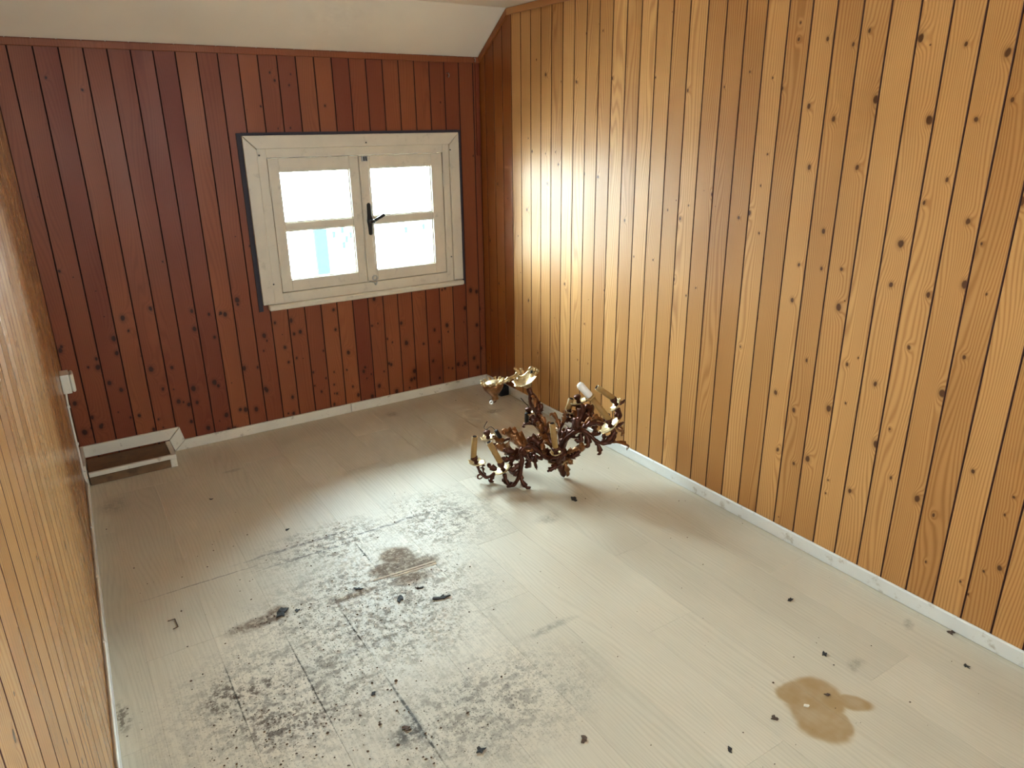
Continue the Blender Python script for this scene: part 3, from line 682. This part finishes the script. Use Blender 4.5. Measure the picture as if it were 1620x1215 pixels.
arm([(850,775,0),(885,690,-.03),(950,632,-.05),(1020,612,-.07),(1080,648,-.08),(1130,697,-.09),(1190,716,-.10),(1250,702,-.10),(1278,655,-.10),(1252,608,-.10)], (.016,.010), (1228,520,-.10), (1093,352,-.10), .050, bulb=(992,240,-.10), seed=1, leaves=7)
arm([(855,770,.0),(915,650,.02),(1000,570,.04),(1080,535,.06),(1150,560,.07),(1230,560,.08),(1300,530,.08),(1325,488,.08),(1308,435,.08)], (.015,.009), (1262,352,.08), (1128,262,.08), .036, seed=2, leaves=6)
arm([(850,760,.02),(838,650,.07),(850,575,.10),(895,520,.12),(935,515,.13),(925,480,.13)], (.014,.008), (905,438,.13), (932,352,.13), .026, seed=3, leaves=4, gold=.7)
arm([(860,760,.02),(920,630,.06),(985,540,.09),(1020,480,.11),(1015,430,.12),(995,410,.12)], (.014,.008), (975,330,.12), None, .040, sleeve=False, seed=4, leaves=4, wire=[(1060,375,.11),(1000,392,.11),(935,412,.11)])
arm([(842,805,-.02),(850,860,-.05),(842,880,-.085),(822,860,-.105),(812,825,-.11)], (.014,.010), (803,748,-.11), (776,550,-.11), .024, seed=5, leaves=3)
arm([(835,810,-.02),(745,832,-.045),(660,775,-.06),(590,738,-.07),(530,770,-.08),(535,860,-.09),(515,975,-.094),(465,1050,-.094),(415,1030,-.095),(395,960,-.09)], (.017,.012), (362,865,-.09), (268,702,-.09), .040, seed=6, leaves=7)
arm([(830,800,.0),(720,800,-.01),(610,745,-.01),(510,790,-.02),(420,900,-.03),(320,955,-.033),(250,988,-.034),(200,945,-.033),(180,895,-.03)], (.015,.009), (148,822,-.03), (157,655,-.03), .040, seed=7, leaves=7)
arm([(825,790,.03),(700,760,.07),(580,700,.10),(460,672,.13),(370,705,.15),(310,725,.16),(272,700,.16)], (.014,.008), (252,615,.16), None, .036, sleeve=False, black=((325,612,.15),(362,668,.15)), wire=[(322,610,.15),(285,582,.155),(252,605,.16),(232,590,.16),(258,538,.16)], seed=8, leaves=6, gold=.8)
arm([(830,770,.03),(770,690,.09),(690,620,.14),(630,560,.16),(600,500,.17)], (.013,.008), (585,430,.17), None, .022, sleeve=False, black=((575,472,.16),(573,540,.16)), wire=[(590,425,.17),(568,400,.17),(525,352,.17)], seed=9, leaves=4)
# big curling acanthus sprays between the arms
sprays = cpart('acanthus_spray', leaf([K(560,760,.02),K(500,700,.03),K(440,650,.04),K(400,620,.03),K(395,650,.02)], .032, 10, 4), 'bronze_gold')
for pts, w, mt in (
    ([(600,740,.03),(540,690,.04),(480,640,.05),(445,620,.05),(450,645,.04)], .028, 'bronze_gold'),
    ([(540,800,-.02),(460,800,-.02),(390,770,-.02),(345,735,-.01),(350,765,-.02)], .028, 'bronze_gold'),
    ([(520,830,-.03),(450,845,-.03),(400,850,-.03),(375,825,-.03)], .024, 'bronze'),
    ([(750,830,-.03),(690,760,-.05),(640,700,-.05),(600,685,-.05),(590,720,-.05)], .030, 'bronze'),
    ([(700,850,-.06),(650,830,-.08),(640,870,-.08),(655,930,-.07)], .016, 'bronze'),
    ([(560,790,-.06),(590,850,-.07),(580,905,-.07),(560,900,-.07)], .022, 'bronze'),
    ([(640,780,-.06),(620,820,-.06),(600,860,-.06)], .018, 'bronze'),
    ([(900,680,.0),(960,600,.0),(1010,500,.02),(1020,430,.02),(1000,415,.02)], .030, 'bronze'),
    ([(960,620,.02),(1040,530,.02),(1080,460,.03),(1065,425,.03),(1050,445,.03)], .030, 'bronze'),
    ([(1000,600,.0),(1080,540,-.01),(1140,520,-.01),(1190,545,-.01)], .024, 'bronze_gold'),
    ([(1020,600,-.04),(1080,570,-.04),(1130,560,-.03),(1165,570,-.03)], .018, 'bronze'),
    ([(900,800,-.03),(960,780,-.04),(1010,770,-.04),(1015,730,-.04),(990,735,-.04)], .026, 'bronze_gold'),
    ([(890,830,-.03),(940,830,-.05),(985,800,-.05),(1000,780,-.05)], .022, 'bronze'),
    ([(870,840,-.03),(905,860,-.05),(930,870,-.05),(925,845,-.05)], .020, 'bronze_gold'),
    ([(860,720,.02),(880,650,.05),(920,610,.06),(950,600,.06)], .022, 'bronze'),
    ([(1000,640,-.06),(1010,690,-.07),(980,700,-.07),(960,680,-.07)], .018, 'bronze'),
    ([(1075,650,-.08),(1060,690,-.08),(1085,700,-.08)], .012, 'bronze'),
    ([(1190,700,-.10),(1195,660,-.10),(1175,655,-.10)], .012, 'bronze'),
    ([(495,960,-.09),(480,975,-.09),(490,950,-.09),(520,930,-.09)], .012, 'bronze'),
    ([(1290,590,-.1),(1330,565,-.1),(1350,545,-.1)], .010, 'bronze'),
    ([(1290,405,.08),(1335,395,.08),(1360,365,.08)], .010, 'bronze'),
    ([(860,560,.10),(880,500,.11),(870,450,.12)], .014, 'bronze_gold'),
    ([(930,540,.1),(970,520,.11),(995,485,.11)], .010, 'bronze')):
    cpart('acanthus_spray', leaf([K(*q) for q in pts], w, 10, 4, cup=.55), mt)
# crown dish on top of the stem, rod and canopy bell hanging over
ax = K(548,182,.05)-K(585,266,.06)
cr_ = cpart('crown', MB().lathe(K(586,268,.06), ax, [(0,.009),(.010,.018),(.020,.021),(.030,.036),(.040,.050),(.046,.056),(.043,.049),(.034,.034),(.024,.014)], 24, 8, .12), 'brass')
for q in ((500,150,.08),(540,150,.09),(600,150,.09),(640,150,.07),(655,160,.04),(620,190,.0),(560,215,-.01),(500,225,.0)):
    p = K(*q); d = (p-K(560,200,.05)).normalized()
    cpart('crown_leaf', leaf([p-d*.012, p+ax.normalized()*.008, p+d*.008+ax.normalized()*.014, p+d*.013+ax.normalized()*.004], .010, 6, 2), 'brass', cr_)
cpart('crown_knob', MB().lathe(K(612,150,.05), K(610,110,.05)-K(612,150,.05), [(0,.010),(.006,.013),(.012,.007),(.018,.012),(.024,.011),(.030,.004)], 12), 'brass', cr_)
cpart('crown_pin', MB().lathe(K(612,185,.04), K(612,140,.04)-K(612,185,.04), [(0,.006),(.03,.005)], 8), 'black', cr_)
rod = cpart('rod', MB().tube([K(500,165,.05), K(350,242,.0)], .0085, 12), 'brass')
for f in (.03,.5,.92):
    a_, b_ = K(500,165,.05), K(350,242,.0); p = a_.lerp(b_, f); cpart('rod_ring', MB().lathe(p, b_-a_, [(-.005,.009),(-.003,.0125),(.003,.0125),(.005,.009)], 12), 'brass', rod)
cax = K(322,368,.0)-K(303,245,.0)
cn = cpart('canopy', MB().lathe(K(303,245,.0), cax, [(-.004,.030),(-.008,.042),(-.002,.046),(.008,.043),(.020,.038),(.036,.027),(.050,.016),(.060,.013),(.068,.016),(.074,.010)], 24, 12, .07), 'bronze_gold')
cpart('canopy_plate', MB().lathe(K(303,242,.0), cax, [(-.010,.006),(-.009,.036),(-.005,.036),(-.004,.006)], 20), 'brass', cn)
for j in range(12):
    th = 2*math.pi*j/12; u = cax.normalized().orthogonal().normalized(); w_ = cax.normalized().cross(u); c_ = u*math.cos(th)+w_*math.sin(th)
    p = K(303,245,.0)+c_*.041; an = cax.normalized()
    cpart('canopy_leaf', leaf([p, p-an*.008+c_*.003, p-an*.014+c_*.009, p-an*.010+c_*.014], .010, 6, 2), 'brass', cn)
cpart('canopy_ring', MB().lathe(K(289,388,.0), GV, [(-.003,.009),(.003,.009),(.003,.0045),(-.003,.0045)], 12, closed=True), 'bulb', cn)
cpart('canopy_chain', MB().tube(spline([K(330,372,.0),K(318,385,.0),K(297,386,.0)],4), .0025, 6), 'bronze', cn)

# ------------------------------------------------------------------ debris on the floor
def flake_mesh(seed, size, elong=1.0, lift=.25, n=11):
    r = random.Random(seed); top = []; 
    a0 = r.uniform(0, 6.28)
    for k in range(n):
        th = 2*math.pi*k/n; rad = size*r.uniform(.28, 1.0)
        x, y = rad*math.cos(th)*(.5+.5*elong), rad*math.sin(th)/max(1, elong*.55)
        top.append((x*math.cos(a0)-y*math.sin(a0), x*math.sin(a0)+y*math.cos(a0), size*lift*(.35+r.random()*.9)))
    t = max(.0015, size*.12); vs = top + [(x, y, max(.0004, z-t-size*.1)) for x, y, z in top]
    vs += [(0,0,size*lift*.45+t), (0,0,.0004)]
    f = [(k, (k+1) % n, 2*n) for k in range(n)] + [(n+(k+1) % n, n+k, 2*n+1) for k in range(n)] + [(k, n+k, n+(k+1) % n, (k+1) % n) for k in range(n)]
    return MB().add(vs, f).mesh('debris_flake')
FL = [ # photo position, size, elongation, material, name, label
 (446,970,.026,1.5,'char','debris_flake','large curled black charred flake at the end of the brown streak'),
 (470,966,.012,1.0,'char','debris_flake','small black flake just right of the large charred flake'),
 (633,948,.018,2.2,'char','debris_flake','long black flake below the brown patch in the dirty area'),
 (664,931,.014,2.4,'char','debris_flake','slim black flake between the brown patch and the branching flake'),
 (697,946,.022,2.6,'char','debris_flake','thin branching black flake at the edge of the bright floor area'),
 (566,932,.014,2.6,'char','debris_flake','dark flake at the left tip of the brown patch'),
 (907,790,.020,1.5,'char','debris_flake','black flake with a pale side lying in front of the chandelier'),
 (761,1187,.016,1.1,'char','debris_flake','round dark lump at the bottom edge of the photo'),
 (1304,1035,.013,1.2,'char','debris_flake','dark crumb above the tan water stain'),
 (1225,1136,.012,1.1,'brown_flake','debris_flake','brown crumb just left of the tan water stain'),
 (1309,1099,.010,1.4,'brown_flake','debris_flake','brown crumb lying on the tan water stain'),
 (1276,1117,.011,1.6,'pale_flake','debris_flake','pale crumb lying on the tan water stain'),
 (1250,949,.012,1.8,'char','debris_flake','dark flake between the tan stain and the white baseboard'),
 (1504,1001,.013,1.6,'brown_flake','debris_flake','grey-brown crumb against the right white baseboard'),
 (1528,1054,.011,1.7,'char','debris_flake','dark fleck near the lower right corner of the photo'),
 (591,1098,.010,1.2,'char','debris_flake','black crumb above the dark open floor joint'),
 (643,1153,.014,1.1,'brown_flake','debris_flake','brown lump beside the dark open floor joint'),
 (1154,1186,.010,1.6,'char','debris_flake','black crumb at the bottom edge left of the tan stain'),
 (924,1170,.014,1.6,'brown_flake','debris_flake','brown clump at the bottom centre of the floor'),
 (334,790,.010,2.2,'char','debris_flake','dark fleck on the clean floor in front of the low box'),
 (454,838,.010,1.6,'char','debris_flake','black fleck left of the scraped floor lines'),
 (776,634,.012,1.3,'brown_flake','debris_flake','brown crumb on the floor below the hanging canopy'),
]
for i, (u, v, sz_, el, mt, nm, lb_) in enumerate(FL):
    p = floor_pt(u, v); o = obj(nm, flake_mesh(100+i, sz_, el), M[mt]); o.location = (p.x, p.y, .0002); tag(o, lb_, 'debris')
p = floor_pt(274,989); st = MB().tube([(-.012,.028,.003),(.010,.028,.003),(.012,-.022,.003),(-.004,-.026,.003)], .0016, 6).mesh('bent_staple')
o = obj('bent_staple', st, M['brown_flake']); o.location = (p.x, p.y, 0); tag(o, 'rusty bent wire staple on the clean floor near the left wall', 'staple')
# uncountable crumbs
rd = random.Random(3); cm_ = MB()
def crumb(x, y, s_):
    a = rd.uniform(0, 6.28); h = s_*rd.uniform(.4, .9); e = rd.uniform(.5, 1.0)
    pts = [(s_*math.cos(a+q), s_*e*math.sin(a+q)) for q in (0, 1.5, 3.0, 4.5)]
    cm_.add([(x+px, y+py, .0003) for px, py in pts] + [(x+px*.5, y+py*.5, h) for px, py in pts], [(0,1,5,4),(1,2,6,5),(2,3,7,6),(3,0,4,7),(4,5,6,7),(3,2,1,0)])
def cluster(u, v, sx, sy, n, smin=.0010, smax=.0042):
    c = floor_pt(u, v); n = int(n*.7)
    for _ in range(n):
        x, y = rd.gauss(c.x, sx), rd.gauss(c.y, sy)
        if xl(y)+.03 < x < -.02 and -4.5 < y < -.02: crumb(x, y, smin+(smax-smin)*rd.random()**3)
cluster(432,1150,.10,.08,260); cluster(356,1105,.05,.07,110); cluster(490,1140,.07,.05,90); cluster(620,930,.16,.07,150); cluster(450,970,.06,.04,60)
cluster(560,1000,.35,.30,320); cluster(655,1155,.03,.10,70,.0015,.007); cluster(520,860,.22,.08,90); cluster(690,800,.18,.16,120,.001,.003); cluster(405,985,.10,.02,70)
cluster(192,1135,.025,.07,60); cluster(1290,1120,.10,.10,14); cluster(1000,1050,.6,.6,90,.0012,.004); cluster(300,900,.2,.4,60,.0012,.004); cluster(560,1190,.25,.06,120,.0012,.006)
cluster(1380,1000,.3,.5,50,.001,.004); cluster(780,640,.1,.1,25,.001,.004); cluster(960,780,.12,.10,30,.001,.004); cluster(350,1200,.15,.08,90)
tag(obj('crumbs', cm_.mesh('crumbs'), M['brown_flake']), 'fine dark crumbs and grit scattered over the dirty floor', 'debris', 'stuff')

# ------------------------------------------------------------------ outside the window
tag(obj('ground', MB().box((-60,.6,-9.2),(90,120,-9)).mesh('ground'), M['paving']), 'pale paving far below the window', 'ground', 'structure')
bd = empty('building', (10,34,-9)); tag(bd, 'washed-out pale building seen through the lower window panes', 'building')
obj('wall', MB().box((-14,0,0),(16,8,5.9)).mesh('wall'), M['facade'], bd)
obj('roof', MB().prism([(-14.4,-.3,5.91),(16.4,-.3,5.91),(16.4,8.3,6.1),(-14.4,8.3,6.1)], (0,0,.12)).mesh('roof'), M['facade'], bd)
obj('stair_strip', MB().box((-.30,-.25,.0),(.36,-.01,5.62)).mesh('stair_strip'), M['shutter'], bd)
wm = MB().box((0,-.08,0),(.16,-.01,.34)).mesh('shutter')
for x, z in ((.72,5.1),(1.20,5.3),(1.40,4.8),(1.66,5.0),(1.22,4.5),(4.9,5.0),(6.0,5.1),(6.4,4.6),(-2.4,5.2)):
    o = obj('shutter', wm, M['shutter'], bd); o.location = (x, 0, z)
